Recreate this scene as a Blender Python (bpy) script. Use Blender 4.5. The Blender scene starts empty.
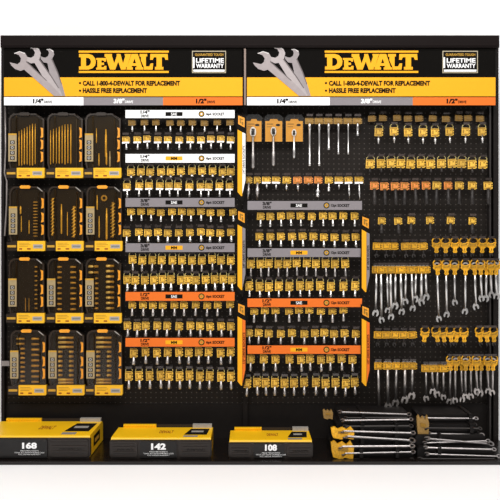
import bpy, math, random
from mathutils import Vector, Matrix
random.seed(7)
SC = bpy.context.scene
COL = SC.collection
ZC = 0.954          # camera height, metres
DIST = 4.0          # camera to pegboard

# ------------------------------------------------------------ camera
cam = bpy.data.cameras.new('camera'); cam.sensor_width = 36; cam.lens = 57.6
cam.clip_end = 50
co = bpy.data.objects.new('camera', cam); COL.objects.link(co)
co.location = (0, -DIST, ZC); co.rotation_euler = (math.pi/2, 0, 0)
SC.camera = co
# ------------------------------------------------------------ world and lights
W = bpy.data.worlds.new('store_light'); SC.world = W; W.use_nodes = True
W.node_tree.nodes['Background'].inputs[0].default_value = (1.0, 0.97, 0.94, 1)
W.node_tree.nodes['Background'].inputs[1].default_value = 0.2
def area(name, loc, target, sx, sy, e, color=(1, .98, .96)):
    l = bpy.data.lights.new(name, 'AREA'); l.shape = 'RECTANGLE'; l.size = sx; l.size_y = sy
    l.energy = e; l.color = color
    o = bpy.data.objects.new(name, l); COL.objects.link(o); o.location = loc
    d = Vector(target) - Vector(loc); o.rotation_euler = d.to_track_quat('-Z', 'Y').to_euler()
    return o
area('overhead_area_light', (0, -1.75, 3.7), (0, -0.3, 1.0), 4.5, 0.7, 68)
area('overhead_area_light', (0, -3.0, 2.7), (0, -0.7, 0.0), 4.5, 0.6, 90)  # added fill lamp, not a fitting; whitens floor and lower goods
SC.view_settings.view_transform = 'Standard'
SC.view_settings.look = 'None'
SC.view_settings.gamma = 1
SC.view_settings.use_curve_mapping = False
SC.view_settings.exposure = 0.0

# ------------------------------------------------------------ helpers
def s2l(c):
    c /= 255.0
    return c/12.92 if c <= 0.04045 else ((c+0.055)/1.055)**2.4
def rgb(r, g, b): return (s2l(r), s2l(g), s2l(b), 1)
def sc(Y): return (DIST + Y)/800.0
def P(px, py, Y):
    s = sc(Y); return Vector(((px-250)*s, Y, ZC + (250-py)*s))

def mat(name, col, rough=0.5, metal=0.0, spec=0.3, vary=0.0, noise=0.0, nscale=40, objvary=0.0):
    m = bpy.data.materials.new(name); m.use_nodes = True
    nt = m.node_tree; b = nt.nodes['Principled BSDF']
    b.inputs['Base Color'].default_value = col
    b.inputs['Roughness'].default_value = rough
    b.inputs['Metallic'].default_value = metal
    b.inputs['Specular IOR Level'].default_value = spec
    if noise or objvary:
        tc = nt.nodes.new('ShaderNodeTexCoord')
        n = nt.nodes.new('ShaderNodeTexNoise'); n.inputs['Scale'].default_value = nscale
        nt.links.new(tc.outputs['Object'], n.inputs['Vector'])
        mr = nt.nodes.new('ShaderNodeMapRange')
        mr.inputs['To Min'].default_value = 1-noise; mr.inputs['To Max'].default_value = 1+noise
        nt.links.new(n.outputs['Fac'], mr.inputs['Value'])
        oi = nt.nodes.new('ShaderNodeObjectInfo')
        m2 = nt.nodes.new('ShaderNodeMapRange')
        m2.inputs['To Min'].default_value = 1-objvary; m2.inputs['To Max'].default_value = 1+objvary
        nt.links.new(oi.outputs['Random'], m2.inputs['Value'])
        mu = nt.nodes.new('ShaderNodeMath'); mu.operation = 'MULTIPLY'
        nt.links.new(mr.outputs[0], mu.inputs[0]); nt.links.new(m2.outputs[0], mu.inputs[1])
        vm = nt.nodes.new('ShaderNodeVectorMath'); vm.operation = 'SCALE'
        vm.inputs[0].default_value = col[:3]
        nt.links.new(mu.outputs[0], vm.inputs['Scale'])
        nt.links.new(vm.outputs[0], b.inputs['Base Color'])
    return m

def pegboard_material():
    m = mat('pegboard_black', rgb(33, 28, 24), 0.6, 0, 0.15)
    nt = m.node_tree; b = nt.nodes['Principled BSDF']
    tc = nt.nodes.new('ShaderNodeTexCoord'); sp = nt.nodes.new('ShaderNodeSeparateXYZ')
    nt.links.new(tc.outputs['Object'], sp.inputs[0])
    def cell(out):
        d = nt.nodes.new('ShaderNodeMath'); d.operation = 'DIVIDE'; d.inputs[1].default_value = 0.0254
        f = nt.nodes.new('ShaderNodeMath'); f.operation = 'FRACT'
        s = nt.nodes.new('ShaderNodeMath'); s.operation = 'SUBTRACT'; s.inputs[1].default_value = 0.5
        p = nt.nodes.new('ShaderNodeMath'); p.operation = 'POWER'; p.inputs[1].default_value = 2
        nt.links.new(out, d.inputs[0]); nt.links.new(d.outputs[0], f.inputs[0])
        nt.links.new(f.outputs[0], s.inputs[0]); nt.links.new(s.outputs[0], p.inputs[0])
        return p
    a, c = cell(sp.outputs['X']), cell(sp.outputs['Z'])
    ad = nt.nodes.new('ShaderNodeMath'); nt.links.new(a.outputs[0], ad.inputs[0]); nt.links.new(c.outputs[0], ad.inputs[1])
    lt = nt.nodes.new('ShaderNodeMath'); lt.operation = 'LESS_THAN'; lt.inputs[1].default_value = 0.012
    nt.links.new(ad.outputs[0], lt.inputs[0])
    mx = nt.nodes.new('ShaderNodeMix'); mx.data_type = 'RGBA'
    mx.inputs[6].default_value = rgb(33, 28, 24); mx.inputs[7].default_value = rgb(84, 78, 72)
    nt.links.new(lt.outputs[0], mx.inputs[0]); nt.links.new(mx.outputs[2], b.inputs['Base Color'])
    return m

def cover_material(nm='clear_amber_cover', tint=(0.86, 0.74, 0.52, 1), gl=0.035):
    m = bpy.data.materials.new(nm); m.use_nodes = True
    nt = m.node_tree; nt.nodes.clear()
    o = nt.nodes.new('ShaderNodeOutputMaterial'); t = nt.nodes.new('ShaderNodeBsdfTransparent')
    t.inputs[0].default_value = tint
    g = nt.nodes.new('ShaderNodeBsdfGlossy'); g.inputs['Roughness'].default_value = 0.15
    x = nt.nodes.new('ShaderNodeMixShader'); x.inputs[0].default_value = gl
    nt.links.new(t.outputs[0], x.inputs[1]); nt.links.new(g.outputs[0], x.inputs[2]); nt.links.new(x.outputs[0], o.inputs[0])
    return m

M = dict(
    wall=mat('white_wall_paint', (0.95, 0.95, 0.95, 1), 0.9, noise=0.01, nscale=3),
    floor=mat('white_floor', (0.97, 0.97, 0.98, 1), 0.8, noise=0.01, nscale=3),
    peg=pegboard_material(),
    black=mat('black_powder_coat', rgb(26, 22, 20), 0.55, 0, 0.15, noise=0.2),
    canopy=mat('canopy_black_reflection_tint', rgb(21, 14, 13), 0.55, 0, 0.08, noise=0.15, nscale=8),  # brown tint: reflections on the black board, put into the colour
    signblack=mat('sign_black', rgb(13, 11, 9), 0.7, 0, 0.05, noise=0.05),
    deck=mat('deck_black', rgb(20, 15, 13), 0.25, 0, 0.4, noise=0.3, nscale=14),
    steel=mat('upright_steel', rgb(150, 142, 138), 0.4, 0.6, noise=0.1),
    bronze=mat('divider_metal', rgb(120, 104, 96), 0.4, 0.3, noise=0.1),
    yellow=mat('sign_yellow', rgb(244, 172, 32), 0.6, 0, 0.15, noise=0.02),
    white=mat('print_white', rgb(255, 255, 255), 0.6, 0, 0.2, noise=0.01),
    grey=mat('strip_grey', rgb(135, 129, 132), 0.6, 0, 0.2, noise=0.02),
    orange=mat('strip_orange', rgb(232, 114, 37), 0.6, 0, 0.2, noise=0.02),
    ink=mat('ink_black', rgb(18, 15, 12), 0.7, 0, 0.1, noise=0.05),
    pr1=mat('wrench_print_mid_grey', rgb(160, 150, 150), 0.6, noise=0.12, nscale=60),
    pr2=mat('wrench_print_grey', rgb(172, 163, 163), 0.6, noise=0.12, nscale=60),
    pr3=mat('wrench_print_pale_grey', rgb(150, 142, 143), 0.6, noise=0.12, nscale=60),
    prd=mat('wrench_print_dark_line', rgb(100, 92, 92), 0.6, noise=0.1),
    prl=mat('wrench_print_highlight', rgb(215, 210, 208), 0.6, noise=0.05),
    tan=mat('badge_tan', rgb(176, 165, 140), 0.6, noise=0.05),
    gold=mat('badge_gold', rgb(196, 150, 52), 0.6, noise=0.1),
    badge=mat('badge_grey', rgb(130, 128, 124), 0.6, noise=0.05),
    tag=mat('tag_yellow_plastic', rgb(222, 176, 66), 0.4, 0, 0.35, noise=0.25, nscale=120, objvary=0.22),
    ring=mat('tag_loop_pale_yellow', rgb(206, 190, 120), 0.25, 0, 0.5, noise=0.1, nscale=100),
    tagred=mat('tag_orange_plastic', rgb(232, 142, 72), 0.4, 0, 0.35, noise=0.25, nscale=120, objvary=0.1),
    tagdim=mat('tag_brown_and_shaded', rgb(150, 118, 66), 0.5, 0, 0.2, noise=0.25, nscale=120, objvary=0.1),  # brown card; also yellow tags with the header's shade in their colour
    olive=mat('tag_moulding_olive', rgb(150, 112, 40), 0.5, 0, 0.2, noise=0.4, nscale=200),
    rcard=mat('ratchet_card_amber', rgb(228, 160, 48), 0.45, 0, 0.3, noise=0.12, nscale=40),
    clip=mat('wrench_clip_yellow', rgb(222, 164, 34), 0.4, 0, 0.35, noise=0.6, nscale=120, objvary=0.25),
    chrome=mat('chrome_vanadium', (0.80, 0.78, 0.76, 1), 0.3, 1.0, noise=0.2, nscale=150, objvary=0.12),
    satin=mat('satin_chrome', (0.48, 0.445, 0.425, 1), 0.4, 1.0, noise=0.25, nscale=150, objvary=0.15),
    oxide=mat('oiled_steel', (0.34, 0.315, 0.31, 1), 0.33, 1.0, noise=0.5, nscale=60, objvary=0.3),
    dark=mat('black_impact_steel', rgb(52, 48, 46), 0.45, 0.3, 0.4, noise=0.2, nscale=80, objvary=0.2),
    hook=mat('black_hook_wire', rgb(45, 40, 38), 0.3, 0.4, 0.5, noise=0.1),
    plate=mat('smoked_ticket_plate', rgb(58, 50, 46), 0.18, 0, 0.6, noise=0.5, nscale=150, objvary=0.4),
    case=mat('case_dark_brown', rgb(42, 30, 18), 0.35, 0, 0.4, noise=0.3, nscale=60),
    tray=mat('case_tray_black', rgb(30, 23, 17), 0.5, 0, 0.2, noise=0.3, nscale=60),
    cover=cover_material(),
    blister=cover_material('clear_blister', (0.9, 0.88, 0.84, 1), 0.09),
    latch=mat('latch_yellow', rgb(238, 158, 44), 0.35, 0, 0.4, noise=0.3, nscale=90),
    card=mat('card_yellow', rgb(244, 186, 40), 0.45, 0, 0.3, noise=0.12, nscale=40),
    cardred=mat('card_print_red_brown', rgb(150, 70, 20), 0.6, noise=0.2),
    bitgold=mat('titanium_gold', rgb(232, 192, 84), 0.35, 0.4, noise=0.4, nscale=160, objvary=0.15),
    bitdull=mat('kit_socket_brass', rgb(176, 142, 68), 0.4, 0.3, noise=0.4, nscale=120, objvary=0.2),
    sticker=mat('sticker_silver_tan', rgb(168, 148, 110), 0.4, 0.1, noise=0.15, nscale=60),
    boxy=mat('case_yellow', rgb(250, 196, 20), 0.35, 0, 0.4, noise=0.06, nscale=14),
    boxb=mat('case_black', rgb(42, 35, 31), 0.4, 0, 0.4, noise=0.2, nscale=30),
    boxl=mat('case_label_black', rgb(18, 15, 14), 0.3, 0, 0.4, noise=0.2, nscale=30),
    silver=mat('silver_label', rgb(176, 172, 166), 0.35, 0.2, noise=0.15, nscale=60),
    strap=mat('black_strap', rgb(22, 19, 18), 0.5, 0, 0.2, noise=0.1),
)

class MB:
    """collects shapes; every face remembers its material slot"""
    def __init__(s): s.v = []; s.f = []; s.m = []; s.smooth = []
    def add(s, vs, fs, mi=0, smooth=False):
        b = len(s.v); s.v += [tuple(v) for v in vs]
        for f in fs: s.f.append([b+i for i in f]); s.m.append(mi); s.smooth.append(smooth)
    def box(s, x0, x1, y0, y1, z0, z1, mi=0):
        x0, x1 = sorted((x0, x1)); y0, y1 = sorted((y0, y1)); z0, z1 = sorted((z0, z1))
        s.add([(x0,y0,z0),(x1,y0,z0),(x1,y1,z0),(x0,y1,z0),(x0,y0,z1),(x1,y0,z1),(x1,y1,z1),(x0,y1,z1)],
              [(0,3,2,1),(4,5,6,7),(0,1,5,4),(1,2,6,5),(2,3,7,6),(3,0,4,7)], mi)
    def prism(s, pts, y0, y1, mi=0):
        """outline [(x,z)] extruded from y0 (front) to y1"""
        a = sum(pts[i][0]*pts[(i+1)%len(pts)][1]-pts[(i+1)%len(pts)][0]*pts[i][1] for i in range(len(pts)))
        if a < 0: pts = pts[::-1]
        n = len(pts); y0, y1 = sorted((y0, y1))
        vs = [(x, y0, z) for x, z in pts] + [(x, y1, z) for x, z in pts]
        fs = [tuple(range(n)), tuple(range(2*n-1, n-1, -1))]
        fs += [(i, i+n, (i+1)%n+n, (i+1)%n) for i in range(n)]
        s.add(vs, fs, mi)
    def lathe(s, cx, cy, prof, n=10, mi=0, ax='z'):
        """prof [(z, r)] about a vertical axis, or along x when ax == 'x'"""
        vs = []
        for z, r in prof:
            for k in range(n):
                a = 2*math.pi*k/n
                vs.append((cx+r*math.cos(a), cy+r*math.sin(a), z) if ax == 'z' else (z, cx+r*math.cos(a), cy+r*math.sin(a)))
        fs = []
        for j in range(len(prof)-1):
            for k in range(n):
                q = (j*n+k, j*n+(k+1)%n, (j+1)*n+(k+1)%n, (j+1)*n+k); fs.append(q)
        fs += [tuple(range(n))[::-1], tuple(range((len(prof)-1)*n, len(prof)*n))]
        s.add(vs, fs, mi, True)
    def tube(s, pts, r, n=6, mi=0):
        pts = [Vector(p) for p in pts]; vs = []
        for i, p in enumerate(pts):
            d = (pts[min(i+1, len(pts)-1)] - pts[max(i-1, 0)]).normalized()
            u = d.cross(Vector((0, 0, 1)) if abs(d.z) < .9 else Vector((0, 1, 0))).normalized(); w = d.cross(u)
            for k in range(n):
                a = 2*math.pi*k/n; vs.append(p + u*r*math.cos(a) + w*r*math.sin(a))
        fs = [(j*n+k, j*n+(k+1)%n, (j+1)*n+(k+1)%n, (j+1)*n+k) for j in range(len(pts)-1) for k in range(n)]
        fs += [tuple(range(n))[::-1], tuple(range((len(pts)-1)*n, len(pts)*n))]
        s.add(vs, fs, mi, True)
    def ringplate(s, cx, cz, ro, ri, y0, y1, n=14, mi=0, hexa=False):
        vs = []
        for y in (y0, y1):
            for r in (ro, ri):
                for k in range(n):
                    a = 2*math.pi*k/n; vs.append((cx+r*math.cos(a), y, cz+r*math.sin(a)))
        fs = []
        for k in range(n):
            j = (k+1) % n
            fs += [(k, j, n+j, n+k), (2*n+k, 3*n+k, 3*n+j, 2*n+j), (k, 2*n+k, 2*n+j, j), (n+k, n+j, 3*n+j, 3*n+k)]
        s.add(vs, fs, mi)
    def xf(s, mtx): s.v = [tuple(mtx @ Vector(v)) for v in s.v]; return s
    def build(s, name, mats, parent=None, scale=1.0, loc=None):
        me = bpy.data.meshes.new(name)
        me.from_pydata([(a*scale, b*scale, c*scale) for a, b, c in s.v], [], s.f)
        for m in (mats if isinstance(mats, (list, tuple)) else [mats]): me.materials.append(M[m])
        me.polygons.foreach_set('material_index', s.m)
        me.polygons.foreach_set('use_smooth', s.smooth)
        me.update()
        o = bpy.data.objects.new(name, me); COL.objects.link(o)
        if parent: o.parent = parent
        if loc is not None: o.location = loc
        return o

def tag(o, label, cat, group=None):
    o['label'] = label; o['category'] = cat
    if group: o['group'] = group
    return o
def empty(name, loc=(0, 0, 0)):
    o = bpy.data.objects.new(name, None); COL.objects.link(o); o.location = loc
    o.empty_display_size = 0.02
    return o
def struct(name, mb, m):
    o = mb.build(name, m); o['kind'] = 'structure'; return o
KIDS = {}
def kids(o): return [c for c in bpy.data.objects if c.parent == o]
def copy_tree(o, parent=None):
    c = o.copy(); COL.objects.link(c); c.parent = parent
    if o not in KIDS: KIDS[o] = kids(o)
    for ch in KIDS[o]: copy_tree(ch, c)
    return c
def text_mesh(s, bold=0.0, cache={}):
    k = (s, bold)
    if k in cache: return cache[k]
    cu = bpy.data.curves.new('lettering', 'FONT'); cu.body = s; cu.size = 1; cu.offset = bold; cu.resolution_u = 3
    o = bpy.data.objects.new('lettering', cu); COL.objects.link(o)
    bpy.context.view_layer.update()
    me = o.evaluated_get(bpy.context.evaluated_depsgraph_get()).to_mesh()
    vs = [v.co.copy() for v in me.vertices]; fs = [tuple(p.vertices) for p in me.polygons]
    bpy.data.objects.remove(o); bpy.data.curves.remove(cu)
    x0 = min(v.x for v in vs); x1 = max(v.x for v in vs); y0 = min(v.y for v in vs); y1 = max(v.y for v in vs)
    vs = [((v.x-x0)/(x1-x0), (v.y-y0)/(y1-y0)) for v in vs]
    cache[k] = (vs, fs); return cache[k]
def put_text(mb, s, x0, x1, z0, z1, y, mi=0, bold=0.02, vertical=False):
    """lettering filling the box x0..x1, z0..z1 on a surface that faces -y"""
    vs, fs = text_mesh(s, bold)
    if vertical: pv = [(x1-(v[1])*(x1-x0), y, z0+v[0]*(z1-z0)) for v in vs]
    else: pv = [(x0+v[0]*(x1-x0), y, z0+v[1]*(z1-z0)) for v in vs]
    mb.add(pv, fs, mi)
def pbox(mb, x0, x1, y0, y1, Yf, Yb, mi=0):
    """box whose front face covers photo rows y0..y1 and columns x0..x1 at depth Yf"""
    a = P(x0, y1, Yf); b = P(x1, y0, Yf); mb.box(a.x, b.x, Yf, Yb, a.z, b.z, mi)
def pprism(mb, pts, Yf, Yb, mi=0):
    mb.prism([(P(x, y, Yf).x, P(x, y, Yf).z) for x, y in pts], Yf, Yb, mi)
ORD = 'first second third fourth fifth sixth seventh eighth ninth tenth eleventh twelfth thirteenth'.split()

# ------------------------------------------------------------ the setting
m = MB(); m.box(-4, 4, -6, 0.35, -0.05, 0); struct('floor', m, 'floor')
m = MB(); m.box(-4, 4, 0.30, 0.35, 0, 4); struct('wall_back', m, 'wall')

# ------------------------------------------------------------ display stand
YH = -0.12      # front of the headers
YP = -0.078      # plane of the hanging goods
YS = -0.103     # front of the strips
U = sc(YP)
stand = tag(empty('display_stand', (0, 0, 0)), 'black double bay pegboard display stand with low base deck on white floor', 'display stand')
def bpart(name, m, args_list):
    mb = MB()
    for a in args_list: mb.box(*a)
    return mb.build(name, m, stand)
XL, XM, XR = P(2, 0, 0).x, P(245.3, 0, 0).x, P(498, 0, 0).x
TOP = P(0, 36, YH).z
bpart('pegboard', 'peg', [(XL, XM, 0, 0.02, 0.02, TOP-.02)])
bpart('pegboard', 'peg', [(XM, XR, 0, 0.02, 0.02, TOP-.02)])
bpart('back_panel', 'black', [(XL, XR, 0.02, 0.05, 0.0, TOP-.02)])
XL2, XR2 = P(1.2, 0, YH).x, P(498.6, 0, YH).x
m = MB(); m.box(XL2, XR2, YH-0.012, 0.05, P(0, 48, YH).z, TOP); m.box(XL2+.01, XR2-.01, YH-0.016, YH-0.012, P(0, 46.5, YH).z, P(0, 44, YH).z); m.build('top_canopy', 'canopy', stand)
bpart('side_panel', 'black', [(P(1.2, 0, -.04).x, P(4.2, 0, -.04).x, -.04, 0.05, 0.015, TOP-.02)])
bpart('side_panel', 'black', [(P(493.5, 0, -.04).x, P(498.6, 0, -.04).x, -.04, 0.05, 0.015, TOP-.02)])
bpart('lower_panel', 'black', [(P(4, 0, 0).x, P(495, 0, 0).x, -.006, 0.0, 0.015, P(0, 403, 0).z)])
m = MB(); m.box(P(489.5, 0, -.05).x, P(491, 0, -.05).x, -.05, 0, .02, P(0, 106, -.05).z); m.build('slotted_rail', 'dark', stand)
m = MB()
m.tube([P(5.2, 107, -.06), P(5.6, 150, -.06), P(4.6, 173, -.06), P(6.8, 181, -.06), P(6.6, 205, -.06), P(4.9, 236, -.06)], 0.0045, 8)
m.build('edge_reflection', 'steel', stand)  # pale reflection along the upright's edge, shaped as a bent steel tube
m = MB(); pbox(m, 1.5, 9.5, 361, 366, -.05, -.04); m.build('bracket', 'steel', stand)
bpart('centre_post', 'black', [(XM-.011, XM+.011, -0.03, 0.0, 0.02, TOP-.05)])
m = MB(); m.box(P(1.2, 0, -.04).x, P(498.6, 0, -.04).x, -0.45, 0.05, 0.0, 0.015); m.build('base_deck', 'deck', stand)

# ------------------------------------------------------------ header signs
def thick_letters(mb, hx, Y):
    """the slab lettering of the logo as solid strips, rows 54..70, with bars above and below"""
    def pp(pts, dy=0): pprism(mb, [(hx(x), y) for x, y in pts], Y-dy, Y+0.001)
    pp([(78.7, 50.6), (168.7, 50.6), (168.7, 52.6), (78.7, 52.6)])
    pp([(78.7, 70.9), (168.7, 70.9), (168.7, 72.9), (78.7, 72.9)])
    a, b = 53.9, 69.6
    # D as an outer shape cut into two halves round the counter
    pp([(79, a), (88.5, a), (92.5, 55.2), (95.2, 58.4), (95.8, 61.8), (91, 61.8), (90.3, 59.4), (88.6, 58), (86, 57.7), (86, 61.8), (81, 61.8), (81, 57.2), (79, 57.2)])
    pp([(81, 61.8), (86, 61.8), (86, 66), (88.6, 65.7), (90.3, 64.2), (91, 61.8), (95.8, 61.8), (95.2, 65.2), (92.5, 68.3), (88.5, b), (79, b), (79, 66.4), (81, 66.4)])
    # small capital E
    pp([(96.2, 58), (106, 58), (106, 61.6), (104.4, 61.6), (103.4, 60.4), (101.4, 60.4), (101.4, 62.6), (104, 62.6), (104, 65), (101.4, 65), (101.4, 67.2), (103.6, 67.2), (104.8, 65.8), (106.4, 65.8), (106.4, b), (96.2, b), (96.2, 67.6), (97.4, 67.6), (97.4, 60), (96.2, 60)])
    # W
    pp([(104.6, a), (112, a), (111.9, 56), (114.2, 63.4), (116.8, 56), (116.6, a), (120.4, a), (123, 63.4), (125.2, 56.4), (124.4, a), (131, a), (126.3, b), (121, b), (118.2, 61.6), (115.2, b), (110, b), (105.6, 56.8), (104.6, 56.8)])
    # A in two halves
    pp([(131.5, a), (134.5, a), (134.5, 58.6), (132.9, 63.2), (134.5, 63.2), (134.5, 65.8), (132.1, 65.8), (131.5, 67.3), (132.8, 67.3), (132.8, b), (125.8, b), (125.8, 67.4), (127, 67.2)])
    pp([(134.5, a), (137.8, a), (142.2, 67.3), (143.4, 67.3), (143.4, b), (135.4, b), (135.4, 67.3), (136.9, 67.3), (136.3, 65.8), (134.5, 65.8), (134.5, 63.2), (136, 63.2), (134.5, 58.6)])
    # L
    pp([(139.6, a), (147.2, a), (147.2, 56.4), (145.9, 56.4), (145.9, 66.4), (149.4, 66.4), (150.6, 63.4), (153.2, 63.4), (152.6, b), (143.9, b), (143.9, 67.2), (140.9, 60.2), (140.9, 56.6), (139.6, 56.6)])
    # T
    pp([(150.4, a), (167.6, a), (168, 59.8), (165.5, 59.8), (164.4, 57.2), (161.8, 57.2), (161.8, 66.8), (163.4, 66.8), (163.4, b), (154.9, b), (154.9, 66.8), (156.5, 66.8), (156.5, 57.2), (153.8, 57.2), (152.8, 59.8), (150.2, 59.8)])
def header(x0, k, w, label):
    hx = lambda x: x0 + (x-4)*k
    t = tag(empty('header_sign', P(x0, 105, YH)), label, 'sign', 'header signs over the two bays')
    def fin(mb, name, ms):
        o = mb.build(name, ms, t); o.location = -t.location; return o
    X1 = x0 + w
    m = MB(); pbox(m, x0, X1, 48, 105.2, YH, YH+.02); fin(m, 'sign_board', 'signblack')
    m = MB(); pbox(m, x0, X1, 77.4, 96.3, YH-.002, YH); fin(m, 'colour_band', 'yellow')
    for (a, b, mm) in ((0, .333, 'white'), (.333, .667, 'grey'), (.667, 1, 'orange')):
        m = MB(); pbox(m, x0+w*a, x0+w*b, 97.2, 105.2, YH-.002, YH); fin(m, 'drive_size_strip', mm)
    Y = YH-.0035
    W3 = [(46.3, 49.3), (50, 48.8), (53.5, 51), (54.2, 54.5), (52.2, 58.5), (58, 72), (62, 84), (65.2, 95.9), (59, 95.9), (50.5, 78), (47.4, 63), (43.5, 62.3), (40.8, 59), (40.3, 56), (42.6, 57.2), (45.5, 57.6), (48, 56), (49, 53), (48.2, 50.7)]
    W2 = [(30, 47.8), (34.5, 46.6), (39, 49), (40.8, 53), (39.6, 58.8), (52, 76.5), (59, 88), (62.5, 95.9), (55.5, 95.9), (44, 79), (34.5, 62.8), (31, 63.4), (27.5, 61.6), (25.4, 58), (25.2, 55.6), (27.5, 57), (31, 57.8), (34, 56), (35, 52.5), (33.2, 49.2)]
    W1 = [(14, 53.2), (19.5, 51.2), (25, 53), (27.3, 57), (26.8, 61.2), (36, 70), (47, 80.5), (58, 92), (61, 95.9), (54, 95.9), (40, 83.5), (24, 69.5), (20.5, 70.8), (15, 69), (11.5, 65.6), (9.6, 62.4), (13.5, 63.2), (17.5, 64.2), (20.2, 62), (21, 58.5), (18.8, 55)]
    for i, (pts, mm) in enumerate(((W3, 'pr3'), (W2, 'pr2'), (W1, 'pr1'))):
        yy = Y - .0004*i
        m = MB(); pprism(m, [(hx(x), y) for x, y in pts], yy, YH-.001, 0)
        n = len(pts); a = pts[4 if i else 4]; 
        sh = [pts[4], pts[5], pts[6], (pts[6][0]-.8, pts[6][1]+.3), (pts[5][0]-1, pts[5][1]+.5), (pts[4][0]-1, pts[4][1]+.6)]
        pprism(m, [(hx(x), y) for x, y in sh], yy-.0002, yy, 1)
        c = [pts[0], pts[1], pts[2], (pts[2][0]-.4, pts[2][1]+.9), (pts[1][0], pts[1][1]+.8), (pts[0][0]+.6, pts[0][1]+.6)]
        pprism(m, [(hx(x), y) for x, y in c], yy-.0002, yy, 2)
        fin(m, 'printed_wrench', [mm, 'prd', 'prl'])
    m = MB(); thick_letters(m, hx, Y); fin(m, 'logo', 'yellow')
    m = MB()
    def T(mb, s, xa, xb, ya, yb, mi=0, bold=.03, yy=Y):
        a = P(hx(xa), yb, yy); b = P(hx(xb), ya, yy); put_text(mb, s, a.x, b.x, a.z, b.z, yy, mi, bold)
    for yy_ in (83, 90.6): pprism(m, [(hx(80+1.1*math.cos(q)), yy_+1.1*math.sin(q)) for q in [math.pi*j/4 for j in range(8)]], Y, YH-.001)
    T(m, 'CALL 1-800-4-DEWALT FOR REPLACEMENT', 82.8, 180, 80.7, 85.7, 0, .045)
    T(m, 'HASSLE FREE REPLACEMENT', 82.8, 147, 88, 93, 0, .045)
    fin(m, 'lettering', 'ink')
    m = MB()
    T(m, '1/4"', 33, 43.5, 98.6, 103.4, 0, .045); T(m, 'DRIVE', 44, 52, 100.6, 103.2, 0, .02); fin(m, 'lettering', ['ink', 'white']); m = MB()
    T(m, '3/8"', 113.5, 124.5, 98.6, 103.4, 1, .04); T(m, 'DRIVE', 125, 133, 100.6, 103.2, 1, .02); fin(m, 'lettering', ['ink', 'white']); m = MB()
    T(m, '1/2"', 196, 206.5, 98.6, 103.4, 0, .045); T(m, 'DRIVE', 207, 215, 100.6, 103.2, 0, .02)
    fin(m, 'lettering', ['ink', 'white'])
    # warranty badge
    m = MB(); B = lambda a, b, c, d, mi, dy=0: pbox(m, hx(a), hx(b), c, d, YH-.003-dy, YH, mi)
    B(192, 226, 50.8, 73, 0); B(192.8, 225.2, 51.7, 72.2, 1, .0005); B(194.5, 225, 57.3, 68.6, 3, .001)
    B(194.2, 224.2, 53, 56.3, 1, .001); B(192.9, 194.8, 57.3, 68, 2, .001); B(193.4, 224.6, 69.6, 71.6, 2, .0008)
    yb = YH-.0052
    T(m, 'GUARANTEED TOUGH', 195, 223.4, 53.4, 55.9, 4, .02, yb)
    T(m, 'LIFETIME', 196, 223.8, 58.2, 62.6, 2, .025, yb); T(m, 'WARRANTY', 196, 223.8, 63.6, 68, 2, .025, yb)
    fin(m, 'warranty_badge', ['tan', 'ink', 'white', 'signblack', 'gold'])
    return t
header(4, 1, 238.5, 'black and yellow header sign with printed wrenches over the boxed tool kits')
header(247, 1.04, 248.5, 'black and yellow header sign with printed wrenches over ratchets and hanging wrenches')
m = MB(); pbox(m, 244, 246, 48.6, 105, YH-.006, YH+.01); m.build('header_trim', 'bronze', stand)

# ------------------------------------------------------------ strips over the socket rows
def strip(x0, x1, y0, y1, colr, unit, size, pts_, label):
    t = tag(empty('strip_sign', P(x0, y1, YS)), label, 'sign', 'size strips over the socket rows')
    def fin(mb, name, ms):
        o = mb.build(name, ms, t); o.location = -t.location; return o
    m = MB(); pbox(m, x0, x1, y0, y1, YS, YS+.003); fin(m, 'strip_face', colr)
    m = MB()
    for q in (x0+12, x1-12): pbox(m, q-.8, q+.8, y0+2, y1-2, YS+.004, 0)
    fin(m, 'bracket_arm', 'black')
    c = (y0+y1)/2; Y = YS-.001
    inks = ['ink', 'yellow', 'white', 'gold']
    def T(s, xa, xb, ya, yb, mi=0, bold=.02, yy=Y):
        a = P(xa, yb, yy); b = P(xb, ya, yy); mb = MB(); put_text(mb, s, a.x, b.x, a.z, b.z, yy, 0, bold); fin(mb, 'lettering', inks[mi])
    T(size, x0+15, x0+24, c-3.6, c-.2, 0, .035); T('DRIVE', x0+15.5, x0+23.3, c+.6, c+3.3, 0, .03)
    k = 40 if x0 < 200 else 43
    m = MB(); pbox(m, x0+k, x0+k+17, c-2, c+2, YS-.0008, YS); fin(m, 'unit_patch', 'ink' if unit == 'SAE' else 'yellow')
    T(unit, x0+k+5.5, x0+k+11.5, c-1.4, c+1.5, 2 if unit == 'SAE' else 0, .015, YS-.0018)
    ix = x0 + (76 if x0 < 200 else 79); m = MB()
    cen = P(ix, c, Y); m.ringplate(cen.x, cen.z, 3*U, 1.7*U, Y, YS)
    m.ringplate(cen.x, cen.z, 2.1*U, 1.0*U, Y-.0003, YS, mi=1)
    fin(m, 'socket_icon', ['ink', 'gold'])
    T(pts_, ix+4.6, ix+10, c-1.4, c+2, 0, .035); T('SOCKET', ix+11, ix+23, c-1.4, c+1.5, 0, .035)
STR = [(110, 118, 'white', 'SAE', '1/4"'), (154, 162.6, 'white', 'MM', '1/4"'), (198, 206.8, 'grey', 'SAE', '3/8"'),
       (243.3, 252, 'grey', 'MM', '3/8"'), (292, 300.8, 'orange', 'SAE', '1/2"'), (338, 346.6, 'orange', 'MM', '1/2"')]
for (a, b, c, un, sz) in STR:
    strip(125.5, 234.6, a, b, c, un, sz, '6pt', f'{c} size strip marked {sz.strip(chr(34))} drive {un} and 6pt over hanging sockets')
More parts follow.
